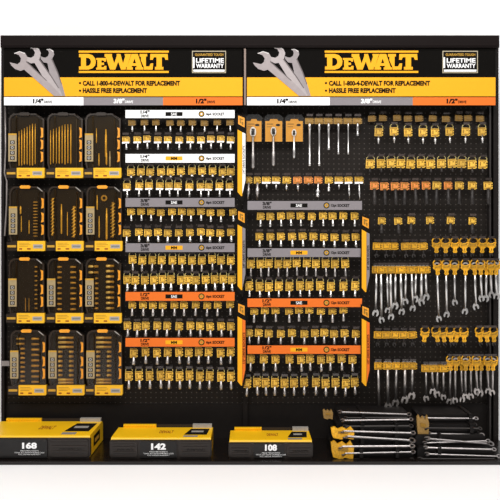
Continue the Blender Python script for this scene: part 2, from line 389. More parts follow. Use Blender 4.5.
for (a, b, c, un, sz) in ((201, 209.8, 'grey', 'SAE', '3/8"'), (248.3, 257, 'grey', 'MM', '3/8"'), (298.5, 307, 'orange', 'SAE', '1/2"'), (345.5, 353.8, 'orange', 'MM', '1/2"')):
    strip(247.5, 362, a, b, c, un, sz, '12pt', f'{c} size strip marked {sz.strip(chr(34))} drive {un} and 12pt over hanging sockets')

# ------------------------------------------------------------ upright fin signs
def fin_sign(x, ylogo, y0, y1, side, txt, label):
    t = tag(empty('fin_sign', P(x, y1, -.12)), label, 'sign', 'upright fin signs beside the sockets')
    def fin(mb, name, ms):
        o = mb.build(name, ms, t); o.location = -t.location; return o
    Y = -.112
    # folded panel: a front face and a flank that turns back towards the board
    m = MB(); pprism(m, [(x-.9, ylogo-2), (x+8.6, ylogo+1), (x+8.6, y1-9), (x+5, y1+6), (x-.9, y1+1)], Y+.001, Y+.012); fin(m, 'backing', 'ink')
    m = MB(); pprism(m, [(x, y0), (x+4.6, y0+2.6), (x+4.6, y1), (x+3.4, y1), (x, y1-4)], Y-.001, Y+.001); fin(m, 'front_face', 'yellow')
    m = MB(); pprism(m, [(x+4.8, y0+2.7), (x+7.8, y0+4.2), (x+7.8, y1-16), (x+4.8, y1-2)], Y, Y+.001); fin(m, 'flank_face', side)
    m = MB(); a = P(x+5.1, y1-22, Y); b = P(x+7.3, y0+16, Y); put_text(m, txt, a.x, b.x, a.z, b.z, Y-.0008, 0, .02, True); fin(m, 'lettering', 'ink')
    m = MB(); pprism(m, [(x+.6, ylogo), (x+7, ylogo+2.4), (x+7, ylogo+12), (x+.6, ylogo+8.4)], Y-.001, Y+.001, 0)
    pprism(m, [(x+2, ylogo+2.2), (x+5.6, ylogo+3.8), (x+5.6, ylogo+5), (x+3.4, ylogo+4.4), (x+3.4, ylogo+8.2), (x+2, ylogo+7.4)], Y-.002, Y, 1)
    pprism(m, [(x+4, ylogo+5.8), (x+5.8, ylogo+6.6), (x+5.8, ylogo+10), (x+4, ylogo+8.8)], Y-.002, Y, 1)
    fin(m, 'emblem', ['latch', 'olive'])
for a in ((237.6, 115.5, 129.5, 196, 'white', '1/4" DRIVE SOCKETS', 'topmost yellow fin sign with white flank on the centre post'),
          (237.6, 211, 224.5, 290, 'grey', '3/8" DRIVE SOCKETS', 'yellow fin sign with grey flank on the centre post'),
          (237.6, 303.5, 316.5, 385.5, 'orange', '1/2" DRIVE SOCKETS', 'yellow fin sign with orange flank on the centre post'),
          (361.8, 216.5, 229.5, 292, 'grey', '3/8" DRIVE SOCKETS', 'yellow fin sign with grey flank between 12pt sockets and hanging wrenches'),
          (361.8, 306, 318.5, 386, 'orange', '1/2" DRIVE SOCKETS', 'yellow fin sign with orange flank between 12pt sockets and hanging wrenches')):
    fin_sign(*a)

# ------------------------------------------------------------ hanging goods, built in photo-pixel units at the goods plane
def tag_mb(w=8.0, h=6.5, kind=0):
    m = MB(); x = w/2
    a = x-1.1
    out = [(-x, 0), (a, 0), (a, -.9), (x, -.9), (x, -h*.33), (a, -h*.33), (a, -h*.45), (x, -h*.45), (x, -h*.62), (a, -h*.62), (a, -h*.74), (x, -h*.74), (x, -h*.92), (a, -h*.92), (a, -h), (-x, -h)]
    m.prism(out, -.35, .35, 0)
    m.box(-x+.9, a-.6, -.75, -.35, -h*.72, -h*.22, 0)
    m.box(-x+1.2, -x+2.3, -.85, -.7, -h*.68, -h*.26, 1); m.box(.3, 1.7, -.85, -.7, -h*.4, -h*.25, 1)
    m.box(-x+.5, a-.3, -.5, -.3, -h*.16, -h*.06, 1); m.box(-x+.6, a-.2, -.5, -.3, -h*.9, -h*.8, 1); m.box(a-.7, a-.2, -.8, -.3, -h*.75, -h*.2, 1)
    return m
def loop_mb(w, h=3.6, rr=.42):
    m = MB(); x = w/2-.6
    m.tube([(-x, 0, -.6), (-x, 0, h*.45), (-x*.7, 0, h*.85), (0, 0, h), (x*.7, 0, h*.85), (x, 0, h*.45), (x, 0, -.6)], rr, 6)
    return m
def socket_barrel(w, L, top):
    r = w/2; m = MB()
    m.lathe(0, 0, [(top+.6, r*.8), (top-L*.38, r*.8), (top-L*.45, r), (top-L+.25, r), (top-L, r*.86), (top-L, r*.55), (top-L+1.2, r*.5)], 12)
    return m
def adapter_barrel(w, L, top, ball=False):
    r = w/2; m = MB(); pr = [(top+.6, r*.7), (top-L*.3, r*.7)]
    if ball: pr += [(top-L*.42, r*.7), (top-L*.5, r*1.6), (top-L*.62, r*1.7), (top-L*.7, r*.8), (top-L*.78, r*1.5), (top-L, r*1.5)]
    else: pr += [(top-L*.34, r*1.1), (top-L*.66, r), (top-L*.7, r*.62), (top-L, r*.62)]
    m.lathe(0, 0, pr, 12); return m
PROTO = {}
def item(name, key, tagm, loop, w, h, build, bm, white=False):
    """prototype: Empty > hang_tag (> loop, size_label), barrel"""
    if key in PROTO: return copy_tree(PROTO[key])
    t = empty(name)
    g = tag_mb(w, h).build('hang_tag', [tagm, 'olive'], t, U)
    if loop: loop_mb(w).build('loop', 'ring', g, U)
    if white:
        m = MB(); m.box(-w/2-.2, w/2-.8, -.6, -.36, -h-.3, -h+1.4); m.build('size_label', 'white', g, U)
    if build: build.build('barrel', bm, t, U)
    PROTO[key] = t; bpy.context.view_layer.update()
    return t
def hook(h=0.9, plate=True, key='hook', back=None):
    k = (key, h, plate, back)
    if k in PROTO: return copy_tree(PROTO[k])
    t = empty('peg_hook')
    bk = (-YP if back is None else back)/U
    m = MB(); m.tube([(0, bk, h), (0, -1.0, h), (0, -1.8, h+.35), (0, -2.2, h+1.5)], .34, 6); m.build('wire', 'hook', t, U)
    m = MB(); m.box(-1.6, 1.6, bk-.5, bk, h-2, h+2); m.build('back_plate', 'hook', t, U)
    if plate:
        m = MB(); m.box(-3.1, 3.1, -2.3, -2.0, h+.6, h+2.8); m.box(-3.1, 3.1, -2.5, -2.1, h+.5, h+.8); m.build('ticket_plate', 'plate', t, U)
    PROTO[k] = t; bpy.context.view_layer.update()
    return t
def place(o, px, py, Y=YP, tilt=3, yaw=10):
    o.location = P(px, py, Y)
    o.rotation_euler = (0, math.radians(random.uniform(-tilt, tilt)), math.radians(random.uniform(-yaw, yaw)))
def row(xs, y0, w, h, loop, kind, bw, bl, bm, what, ordbase, rowname, group, tagm='tag', white=False, Y=YP, dy=.7, nohook=False):
    for i, x in enumerate(xs):
        b = {'socket': lambda: socket_barrel(bw, bl, -h), 'adapter': lambda: adapter_barrel(bw, bl, -h), 'none': lambda: None}[kind]()
        key = (kind, w, h, loop, bw, bl, bm, tagm, white)
        o = item(what[0], key, tagm, loop, w, h, b, bm, white)
        yy = y0 + random.uniform(-dy, dy)
        place(o, x, yy, Y)
        o['label'] = f'{what[1]}, {ORD[i]} from {ordbase}, {rowname}'; o['category'] = what[2]; o['group'] = group
        k = hook(.9 if not loop else 2.2, True, back=-Y); k.location = P(x, yy, Y)
        k['label'] = f'black peg hook, {ORD[i]} from {ordbase}, {rowname}'; k['category'] = 'hook'; k['group'] = 'hooks, ' + group

SK = ('socket', 'small chrome socket', 'socket'); SB = ('socket', 'chrome socket', 'socket')
L = lambda s: [float(v) for v in s.split(',')]
KT, CP, SP_ = 'the kits', 'centre post', 'the socket panel'
def lrow(xs, y0, h, loop, bw, bl, bm, st, ud, **k):
    row(L(xs), y0, k.pop('w', 7.6), h, loop, 'socket', bw, bl, bm, k.pop('what', SK), KT, f'{ud} row below 6pt {st} strip', f'sockets in the {ud} row below the 6pt {st} strip', **k)
lrow('132,144.5,156,170,181,192.5,204.5,217.5,230', 120.2, 5.6, False, 2.2, 6.2, 'chrome', 'white SAE', 'upper', tagm='tagdim')  # shade under the header is put into the darker tag colour
lrow('126,137.5,147,158,168,179.5,190.5,201,211,221,231', 136.2, 6.6, False, 2.3, 6.6, 'chrome', 'white SAE', 'lower', white=True)
lrow('131,141,150.5,161,171,181,192,202,212.5,222.5,231', 168.2, 7, True, 3.4, 2.2, 'chrome', 'white MM', 'upper')
lrow('127,139.5,149,160,169,178,189.5,200.5,209,219.5,229.5', 182.8, 7.2, True, 2.3, 7, 'chrome', 'white MM', 'lower', white=True)
lrow('131,141,151,161,172,182,191,201,210.5,221,233', 208.6, 6.8, False, 2.6, 6, 'chrome', 'grey SAE', 'upper')
lrow('127,139,148,158,168,179,190,201,210.5,220.5,231', 229, 7, False, 3.2, 6.6, 'chrome', 'grey SAE', 'lower')
lrow('132.5,142.5,152.5,162,172.5,182,192,202,212,221,231', 256, 8, True, 2.8, 7, 'satin', 'grey MM', 'upper')
lrow('127,135.5,145,154,162.5,171,181,188.5,196,205.5,214.5,223.5,232', 275.6, 8.2, True, 3.4, 7.5, 'chrome', 'grey MM', 'lower')
lrow('132.5,143,153,163,174.5,184,196,207.5,218,230', 301.4, 7, False, 3, 7.4, 'satin', 'orange SAE', 'upper', what=SB)
lrow('127.5,137.5,146,157.5,167.5,179.5,190.5,200,210,221,231', 322.2, 8, False, 3.4, 7.4, 'satin', 'orange SAE', 'lower', what=SB)
lrow('134,145.5,157,168,179,189,199,209,220.5,231', 347.8, 9, False, 3.6, 7.4, 'satin', 'orange MM', 'upper', what=SB)
lrow('129,139,149.5,160.5,169.5,179.5,189.5,200,210,221,231', 371.5, 9.5, True, 3.6, 8.4, 'satin', 'orange MM', 'lower', what=SB)
def rrow(xs, y0, h, loop, bw, bl, bm, st, ud, **k):
    row(L(xs), y0, k.pop('w', 7.8), h, loop, 'socket', bw, bl, bm, k.pop('what', SK), CP, f'{ud} row below 12pt {st} strip', f'sockets in the {ud} row below the 12pt {st} strip', **k)
rrow('261,270.5,281,290.5,300.5,312,323,332.5,343.5,354.5', 212.4, 7.2, False, 2.6, 6.8, 'chrome', 'grey SAE', 'upper')
rrow('259.5,270.5,281,292,302.5,313.5,324,334.5,345.5,355.5', 233.2, 7.2, False, 3, 7, 'chrome', 'grey SAE', 'lower')
rrow('251,260.5,269,278.5,287.5,296.5,307,316,325.5,335,345', 259.5, 8.2, True, 2.4, 8.6, 'satin', 'grey MM', 'upper')
rrow('249,259.5,269,279,289.5,300,309.5,320,331,343.5,355.5', 281.8, 9, True, 2.8, 6.6, 'chrome', 'grey MM', 'lower')
rrow('254.5,265,275.5,289,299,309.5,321,332.5,343.5', 307.6, 6.4, False, 3, 8, 'satin', 'orange SAE', 'upper', what=SB)
rrow('249,259,269,281,292,304.5,315,324.5,334,344.5,356', 329.4, 7.6, False, 3, 7.4, 'satin', 'orange SAE', 'lower', what=SB)
rrow('251,264,275.5,289.5,301,310,321,330.5,341.5,352.5', 354.6, 8.6, False, 3.2, 7.8, 'satin', 'orange MM', 'upper', what=SB)
rrow('247.5,257,265.5,275,284.5,294,304,316,325.5,335.5,346,354.5', 378.5, 9, True, 3.4, 8.4, 'satin', 'orange MM', 'lower', what=SB)

# adapters under the ratchets
lens = [16, 16, 5, 6, 7.5, 8, 1.5, 14, 8, 5.5, 15, 16]
wid = [3.6, 3.8, 2, 2, 2.2, 2.4, 2, 2.8, 2.2, 2, 2, 2]
for i, x in enumerate(L('249,257.5,266.5,276.5,287,297.5,308.5,318.5,329,339,348.5,359')):
    ww = [7, 7, 9, 8.4, 8.4, 8.6, 9, 8, 8, 8.6, 8, 9][i]
    o = empty('drive_adapter')
    tm = 'tagred' if i in (5, 6, 7) else 'tag'
    g = tag_mb(ww, 6.6).build('hang_tag', [tm, 'olive'], o, U)
    if i in (2, 3, 9, 10, 11):
        m = MB(); m.box(-ww/2-.2, ww/2-.8, -.6, -.36, -6.9, -5.1); m.build('size_label', 'white', g, U)
    adapter_barrel(wid[i], lens[i], -6.6, i in (7, 8)).build('barrel', 'satin' if i < 2 else 'chrome', o, U)
    place(o, x, 176.8)
    size = 'long' if lens[i] > 12 else 'short'
    tag(o, f'{size} chrome drive adapter, {ORD[i]} from centre post, row below the ratchets', 'adapter', 'drive adapters below the ratchets')
    k = hook(.9, True); k.location = P(x, 176.8, YP)
    tag(k, f'black peg hook, {ORD[i]} from centre post, row below the ratchets', 'hook', 'hooks, drive adapters below the ratchets')

# ratchets on yellow cards
for i, (x0, x1, hxx, hy, hr, yend, what) in enumerate(((246.5, 261.5, 253, 132, 3.3, 169, 'nearest the centre post'), (265.3, 282.2, 273.4, 131.6, 3, 166.5, 'in the middle of three'), (286, 302.8, 294, 133, 2.4, 158.5, 'beside the extension bars, under blister plastic'))):
    o = empty('ratchet', P((x0+x1)/2, 141.5, YP)); lx = lambda p: p-(x0+x1)/2; lz = lambda p: 141.5-p
    m = MB(); m.prism([(lx(x0), 0), (lx(x1), 0), (lx(x1), lz(121)), (lx(x1)-4, lz(121)), (lx(x1)-5, lz(119)), (lx(x0)+5, lz(119)), (lx(x0)+4, lz(121)), (lx(x0), lz(121))], .2, .5, 0)
    cx = lx(x1)-4.2
    m.prism([(cx+2.3*math.cos(a), lz(125)+1.2*math.sin(a)) for a in [math.pi*j/6 for j in range(12)]], .05, .2, 1)
    m.box(lx(x0)+1.5, lx(x0)+8, .05, .2, lz(124.5), lz(123.6), 2); m.box(lx(x0)+1.5, lx(x0)+7, .05, .2, lz(127), lz(126.4), 2)
    m.build('backing_card', ['rcard', 'ink', 'olive'], o, U)
    m = MB(); m.add([(lx(x0)-.8, -3, -.8), (lx(x1)+.8, -3, -.8), (lx(x1)+.8, -3, lz(118)), (lx(x1)-2, -3, lz(115)), (lx(x0)+2, -3, lz(115)), (lx(x0)-.8, -3, lz(118))], [(0, 1, 2, 3, 4, 5)]); m.build('blister', 'blister', o, U)
    hx_, hz = lx(hxx), lz(hy); w = hr*.52
    m = MB()
    m.prism([(hx_+hr*math.cos(a)*.95, hz+hr*1.5*math.sin(a)) for a in [math.pi*j/8 for j in range(16)]], -1.8, .1, 0)
    m.lathe(hx_, -2.2, [(hz-hr*.9, .3), (hz-hr*.9, hr*.5), (hz+hr*.9, hr*.5), (hz+hr*.9, .3)], 10, 1)
    m.build('ratchet_head', ['chrome', 'dark'], o, U)
    m = MB(); z1 = lz(yend)
    m.lathe(hx_, -.8, [(hz-hr*1.3, w*.75), (hz-hr*2.4, w*.7), (hz-hr*3, w*.8), (hz+(z1-hz)*.55, w*.95), (hz+(z1-hz)*.62, w*1.25), (z1+1.5, w*1.15), (z1, w*.5)], 12)
    m.build('handle', 'satin' if i < 2 else 'chrome', o, U)
    tag(o, f'chrome ratchet with handle hanging below its yellow card, {what}', 'ratchet', 'ratchets on yellow cards')
    k = hook(.6, False); k.location = P((x0+x1)/2, 118.4, YP)
    tag(k, f'black peg hook holding the yellow ratchet card {what}', 'hook', 'hooks of the ratchet cards')
# extension bars
for i, (x, ye, w) in enumerate(((309.6, 166.3, 2.6), (319.2, 166.3, 2.3), (328.6, 150, 2.6), (338.3, 154.6, 2.1), (348.1, 154.6, 1.6), (357.5, 136, 2.4))):
    o = empty('extension_bar', P(x, 118, YP)); r = w/2
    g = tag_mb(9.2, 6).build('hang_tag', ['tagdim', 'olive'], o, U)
    z1 = -(ye-118)
    m = MB(); m.lathe(0, -.9, [(-5.4, r*.9), (-7, r*1.15), (-11.4, r*1.15), (-12, r*.85), (z1+3.6, r*.82), (z1+3, r*1.1), (z1+.4, r*1.1), (z1, r*.7)], 12); m.build('bar', 'chrome', o, U)
    tag(o, f'straight chrome extension bar under brown tag, {ORD[i]} from the ratchets' if i < 5 else 'stubby chrome universal joint under brown tag, furthest from the ratchets', 'extension bar' if i < 5 else 'universal joint', 'extension bars')
    k = hook(.9, True); k.location = P(x, 118, YP)
    tag(k, f'black peg hook, {ORD[i]} from the ratchets, in the extension bar row', 'hook', 'hooks of the extension bars')

# wrench section, upper rows
def srow(xs, y0, rn, what, grp, **k):
    row(L(xs), y0, k.pop('w', 8.2), k.pop('h', 7), k.pop('loop', False), k.pop('kind', 'socket'), k.pop('bw', 2), k.pop('bl', 6), k.pop('bm', 'chrome'), what, SP_, f'{rn} row of wrench section', grp, **k)
srow('372,383,397,408,419,433,446,459,468,480', 115.5, 'top', ('driver_bit', 'shaded yellow tagged bit', 'driver bit'), 'tagged bits under the header', tagm='tagdim', kind='none', Y=-.03, h=6)  # yellow tags coloured darker to carry the header's shade
srow('379,394,408,423,435,449.5,466,482', 128, 'second', ('drive_adapter', 'chrome adapter on looped yellow tag', 'adapter'), 'adapters on looped tags', loop=True, kind='adapter', h=8, bl=7.5, bw=2.6, w=8.4)
srow('370.5,381,391,401,411,421,430.5,441.5,452,462,472,483', 159.5, 'third', ('hex_bit_socket', 'bit socket on looped yellow tag', 'socket'), 'bit sockets on looped tags', loop=True, h=8.6, bl=4, bw=2.2, bm='dark', w=8.8)
srow('374.5,384.5,395,405,415', 182.2, 'fourth', ('impact_socket', 'long black socket on orange tag', 'socket'), 'long black sockets', h=7.6, bl=15, bw=4.2, bm='dark', tagm='tagred', w=8.6, dy=.3)
xs4 = L('426,437,448,459.5,472.5,488')
for i, x in enumerate(xs4):
    tm = 'tagred' if i in (0, 2) else 'tag'
    o = item('impact_socket', ('imp', tm), tm, False, 8.6, 7.6, socket_barrel(4.2, 15, -7.6), 'dark'); place(o, x, 181.8)
    tag(o, f'long black socket on {"orange" if tm == "tagred" else "yellow"} tag, {ORD[i+5]} from the socket panel, fourth row of wrench section', 'socket', 'long black sockets')
    k = hook(.9, True); k.location = P(x, 181.8, YP); tag(k, f'black peg hook, {ORD[i+5]} from the socket panel, fourth row of wrench section', 'hook', 'hooks, long black sockets')
srow('382,398,411.5,430,451,472.5', 217, 'fifth', ('impact_socket', 'short black socket on yellow tag', 'socket'), 'short black sockets', h=7, bl=9, bw=4, bm='dark', w=7.8)

# ------------------------------------------------------------ combination wrenches
def wrench_mb(Lg, w, jaw=1.0):
    """hanging combination wrench: ring at the top, open jaw at the bottom; origin at ring centre"""
    m = MB(); hw = w*1.02; t = .45
    m.ringplate(0, 0, w*1.15, w*.62, -t, t, 12)
    z1 = -Lg + hw*1.3
    m.tube([(0, 0, -w*.9), (0, 0, -Lg*.4), (0, 0, z1+hw*.4)], w*.42, 8)
    c = -Lg+hw*.9; q = .32*hw
    out = [(-w*.34, c+hw*1.15), (w*.34, c+hw*1.15), (hw*.85, c+hw*.55), (hw, c-.1*hw), (hw*.82, c-hw*.75), (hw*.5, c-hw*.95), (q*1.2, c-hw*.72), (q*1.15, c+.1*hw), (0, c+.28*hw), (-q*1.15, c+.1*hw), (-q*1.2, c-hw*.85), (-hw*.55, c-hw*1.1), (-hw*.9, c-hw*.7), (-hw, c-.1*hw), (-hw*.85, c+hw*.55)]
    a = math.radians(15*jaw); out = [(x*math.cos(a)-(z-c)*math.sin(a), c+x*math.sin(a)+(z-c)*math.cos(a)) for x, z in out]
    m.prism(out, -t*1.3, t*1.3)
    return m
def stem_clip_mb(w=9.6):
    m = MB(); x = w/2
    m.prism([(-x, 1.2), (-2.4, 1.2), (-1.6, .2), (1.6, .2), (2.4, 1.2), (x, 1.2), (x-.6, -1), (x, -2.4), (x-1, -3.6), (2.2, -4.6), (1.6, -6.4), (2.2, -8.2), (1.4, -9.4), (-1.4, -9.4), (-2.2, -8.2), (-1.6, -6.4), (-2.2, -4.6), (-x+1, -3.6), (-x, -2.4), (-x+.6, -1)], -.5, .5, 0)
    m.box(-x+1, x-1, -1.1, -.5, -2.6, .4, 0); m.box(-1, 1, -1.2, -.5, -7.8, -4.6, 0)
    m.box(-3.4, 2.8, -1.35, -1, -1.9, -.9, 1); m.box(-3.6, -1, -1.3, -1, .1, .5, 1); m.box(1.6, 3.6, -1.3, -1, -.6, .3, 1)
    m.box(-.4, .4, -1.35, -1.1, -7.2, -5, 1); m.box(2.6, 4.4, -.7, -.4, -3, -1.4, 1)
    return m
def clip_part(o, kind, dz=0):
    if kind == 'stem':
        g = stem_clip_mb().xf(Matrix.Translation((0, -1.2, dz))).build('hang_clip', ['clip', 'olive'], o, U)
        lm = loop_mb(9.2, 4.0, .75).xf(Matrix.Translation((0, -1.2, 1.7+dz))); lm.build('loop', 'clip', g, U)
    else:
        tag_mb(9, 7).xf(Matrix.Translation((0, -1.4, 1.8+dz))).build('hang_clip', ['clip', 'olive'], o, U)
def wrow(specs, yt, kind, rn, base, mt='chrome', w=2.6, depth=None):
    for i, (x, ye) in enumerate(specs):
        Y = YP - (0.012 if i % 2 else 0.0)
        o = empty('combination_wrench', P(x, yt, Y))
        wrench_mb(ye-yt, w*random.uniform(.92, 1.1), random.choice((-1, 1))).build('wrench', mt, o, U)
        clip_part(o, kind)
        o.rotation_euler = (0, math.radians(random.uniform(-2, 2)), math.radians(random.uniform(-14, 14)))
        tag(o, f'silver combination wrench in yellow clip, {ORD[i]} from {base}, {rn}', 'wrench', f'wrenches in the {rn}')
        k = hook(4.4 if kind == 'stem' else 2.4, True, back=-Y); k.location = P(x, yt, Y)
        tag(k, f'black peg hook, {ORD[i]} from {base}, {rn}', 'hook', f'hooks of the {rn}')
def crow(xs, yt, kind, rn, base, mt='dark'):
    for i, x in enumerate(xs):
        Y = YP - (0.01 if i % 2 else 0.0)
        o = empty('stubby_wrench', P(x, yt, Y))
        tl = 12 if (kind == 'stem' and yt > 300) else 4
        wrench_mb(13, 1.9).build('wrench', mt, o, U); clip_part(o, kind)
        o.rotation_euler = (0, math.radians(random.uniform(-tl, tl)), math.radians(random.uniform(-14, 14)))
        tag(o, f'stubby wrench in yellow clip, {ORD[i]} from {base}, {rn}', 'wrench', f'stubby wrenches in the {rn}')
        k = hook(4.4 if kind == 'stem' else 2.4, True, back=-Y); k.location = P(x, yt, Y)
        tag(k, f'black peg hook, {ORD[i]} from {base}, {rn}', 'hook', f'hooks of the {rn}')
ER = 'the stand edge'
crow(L('377,386,393.5,405.5,414,423'), 244.5, 'tag', 'sixth row, plain clips', SP_)
crow(L('491,482,473,464,454.5,445.5,436'), 243.5, 'stem', 'sixth row, stemmed clips', ER)
wrow([(376.5, 316), (381, 322.5), (387, 313), (390.5, 319.5), (395.5, 309), (400.5, 314.5), (406, 304.5), (411.5, 311), (416, 302), (421.5, 305), (425.5, 300)], 268, 'tag', 'seventh row, plain clips', SP_, w=3.1)
wrow([(495.5, 299), (490.5, 297), (486.5, 301.5), (480.5, 301), (474.5, 309.5), (465.5, 314), (454.5, 305), (446, 317), (437, 321.5)], 265.5, 'stem', 'seventh row, stemmed clips', ER, w=3.0)
crow(L('378,386.5,395,403.5,412'), 333, 'tag', 'eighth row, plain clips', SP_)
crow(L('493,486,479,463.5,457,450,443,436,424.5'), 332.5, 'stem', 'eighth row, stemmed clips', ER)
wrow([(378, 414), (387.5, 410), (396.5, 406), (405, 403), (412.5, 399)], 364, 'tag', 'lowest row, plain clips', SP_, 'satin', 3.4)
wrow([(493, 395), (487.5, 393.5), (481, 396), (476, 394), (471, 399), (465.5, 399), (461, 402), (455.5, 403), (450.5, 404)], 361, 'stem', 'lowest row, stemmed clips', ER, 'satin', 3.0)
wrow([(426, 401), (432, 394), (437.5, 397), (443.5, 399.5)], 366.5, 'tag', 'lowest row middle', 'the plain clips', 'satin', 3.0)

# ------------------------------------------------------------ boxed tool kits
YK = -.085
UK = sc(YK)
def kit(x, y, rownum, col, content):
    """local units: photo pixels at the kit plane; x to the right, z up from the kit's top edge"""
    t = empty('tool_kit', P(x, y, YK)); D = 9.5
    def bld(mb, name, ms, par=None): return mb.build(name, ms, par or t, UK)
    out = [(2, -56), (0.6, -50), (0.6, -6), (2.2, -2.4), (5, -.4), (28, -.4), (34.2, -4.6), (36, -6), (36, -55), (35, -56)]
    m = MB(); m.prism(out, 2.6, D, 0); bld(m, 'case_tray', 'tray')
    # raised rim running round the case
    m = MB(); inn = [(3.4, -55), (2.2, -50), (2.2, -7), (3.4, -4), (6, -2), (27.4, -2), (33, -6), (34.4, -7), (34.4, -54), (33.6, -55)]
    n = len(out)
    vs = [(a, 0.4, b) for a, b in out] + [(a, 0.4, b) for a, b in inn] + [(a, 3, b) for a, b in out] + [(a, 3, b) for a, b in inn]
    fs = []
    for i in range(n):
        j = (i+1) % n; fs += [(i, n+i, n+j, j), (i, j, 2*n+j, 2*n+i), (n+i, 3*n+i, 3*n+j, n+j)]
    m.add(vs, fs); m.box(7.5, 9, .6, 3, -54, -3); m.box(29.3, 30.3, .6, 3, -54, -6)
    bld(m, 'case_rim', 'case')
    m = MB(); m.add([(a, 0.6, b) for a, b in inn], [tuple(range(n))]); bld(m, 'clear_cover', 'cover')
    # yellow hanger at the top
    m = MB(); m.prism([(11, -.6), (12, -2.6), (21, -2.6), (22, -.6), (20.5, .6), (12.5, .6)], -.4, 1.6); bld(m, 'carry_loop', 'latch' if rownum > 1 else 'case')  # top row loop takes a dark colour for shade below the header
    # glint on the bevelled corner, painted as a silver edge below the top row
    m = MB(); m.tube([(28.6, .3, -1.2), (33.8, .3, -5.4)], .5, 6); bld(m, 'corner_glint', 'silver' if rownum > 1 else 'case')
    for z0, z1 in ((-25 if rownum == 1 else -22.5, -14.5 if rownum == 1 else -12), (-36.5, -26.5), (-49, -38.5)):
        m = MB(); m.prism([(32.6, z0), (35.2, z0+.8), (35.2, z1-.8), (32.6, z1), (33.3, z1-3), (33.3, z0+3)], -.6, 2); m.box(33.4, 34.2, -.9, 0, z0+2.6, z1-2.6); bld(m, 'latch', 'latch')
    # silver sticker with icons
    if not (col == 2 and rownum < 3):
        m = MB(); m.box(.4, 8.6, -.3, .4, -48.5, -20.5, 0); m.box(.4, 8.6, -.4, 0, -22.2, -20.5, 3)
        for j in range(4):
            zz = -27.5-5.2*j; m.box(2.2, 6.8, -.45, 0, zz-3.8, zz, 1)
            m.ringplate(4.5, zz-1.9, 1.5, .7, -.6, -.3, 8, 2)
        bld(m, 'side_sticker', ['sticker', 'case', 'silver', 'gold'])
    # bottom card with print, and the little yellow bar beside it
    m = MB(); m.prism([(9.2, -65), (36, -65), (36.8, -64), (36.8, -55), (9.2, -55)], -1.6, 2.4, 0)
    m.box(25, 34.5, -1.75, -1.5, -62.4, -58.4, 1); m.box(26, 33.5, -1.85, -1.6, -61.2, -59.6, 2)
    for j, wd in enumerate((10, 11.5, 9)): m.box(11, 11+wd, -1.7, -1.5, -57.4-j*1.5, -57-j*1.5, 3)
    m.box(11, 14, -1.7, -1.5, -63.6, -62.2, 4); m.box(19, 22.5, -1.7, -1.5, -63.6, -62.2, 4)
    bld(m, 'label_card', ['card', 'silver', 'badge', 'olive', 'cardred'])
    m = MB(); m.box(-2 + (1.2 if col > 1 else 0), 9.2, .2, 3.4, -64.6, -56, 0); bld(m, 'card_pocket', 'case')
    m = MB(); m.box(-1 + (1.2 if col > 1 else 0), 7.6, -.6, .4, -61.4, -59.2, 0); bld(m, 'brand_tab', 'gold')
    # contents
    def rod(x_, z0, z1, r, mm='bitgold'):
        m = MB(); m.lathe(x_, 1.8, [(z0, r*.4), (z0+1.2, r), (z1-6 if z1-z0 > 12 else z1-1, r), (z1-5.4 if z1-z0 > 12 else z1-.8, r*.7), (z1, r*.6)], 8); bld(m, 'drill_bit', mm)
    def twist(x_, z0, z1, r):
        m = MB(); m.lathe(x_, 1.9, [(z0, .3), (z0+1, r*.6), (z1, r*.6)], 8, 1)
        n_ = int((z1-z0)/3.4)
        for q in range(n_): 
            zz = z0+2.4+q*3.4; m.tube([(x_-r, 1.3, zz-1.4), (x_, .95, zz+.1), (x_+r, 1.3, zz+1.6)], .5, 5)
        bld(m, 'drill_bit', ['bitgold', 'bitdull'])
    def ribs(x0, x1, zs, hh=1.5, mm='bitdull', name='socket_ridge'):
        for zz in zs:
            m = MB(); m.lathe(1.8, zz, [(x0, hh*.35), (x0+.6, hh*.75), ((x0+x1)/2, hh*.75), ((x0+x1)/2+.4, hh*.6), (x1, hh*.6)], 10, 0, 'x'); bld(m, name, mm)
    if content == 'fan':
        for j in range(7): rod(10.5+2.7*j, -52+random.uniform(-1, 1), -18+min(j, 5)*1.5, .5+.1*(j % 3))
    elif content == 'fan2':
        for j in range(8): rod(3.5+2.9*j, -51+random.uniform(-1, 1), -17+min(j, 5)*1.2, .55+.12*(j % 2))
    elif content == 'mix':
        rod(11.5, -30, -15, .6); rod(21, -44, -16, 1.1); rod(21.5, -52, -34, .9); rod(25, -54, -38, .9, 'silver'); rod(14, -53, -40, .7)
    elif content == 'dots':
        ribs(24, 28.6, [-16-3.1*j for j in range(12)], .8, 'bitdull', 'driver_bit'); rod(11.5, -28, -20, .9); rod(12.2, -46, -30, .5); rod(20, -48, -34, .6)
    elif content == 'twist':
        twist(5.2, -50, -12, 1.6); twist(26.5, -52, -20, 2.0); rod(14, -48, -18, .9); rod(29.5, -48, -9, .7, 'bitdull'); rod(20, -50, -26, .5)
    elif content == 'twist2':
        twist(26.8, -52, -16, 2.2); rod(13, -52, -30, .7); rod(20.5, -54, -22, 1.1); rod(11, -24, -9, .7); 
        m = MB(); m.ringplate(18, -12, 3.2, 1.6, 1.2, 2.6, 12); bld(m, 'chuck', 'bitdull')
    elif content == 'sideribs':
        ribs(26, 30, [-9-4.6*j for j in range(10)], 1.1); 
        for q in (17, 20.5): rod(q, -54, -40, .5, 'bitdull')
    elif content == 'two':
        ribs(10, 14.5, [-9-5.3*j for j in range(9)]); ribs(23, 29, [-9-5.3*j for j in range(9)])
    elif content == 'two2':
        ribs(3, 13, [-8.5, -14.5], 2); ribs(9.4, 13, [-20.5-5*j for j in range(7)]); ribs(20.5, 28.8, [-8-5.3*j for j in range(9)], 2)
    elif content == 'two3':
        ribs(6, 14, [-9, -14], 1.7); ribs(10, 14.5, [-19-4.6*j for j in range(8)], 1.6); ribs(21, 29, [-9-5.4*j for j in range(9)], 1.6)
    elif content == 'block':
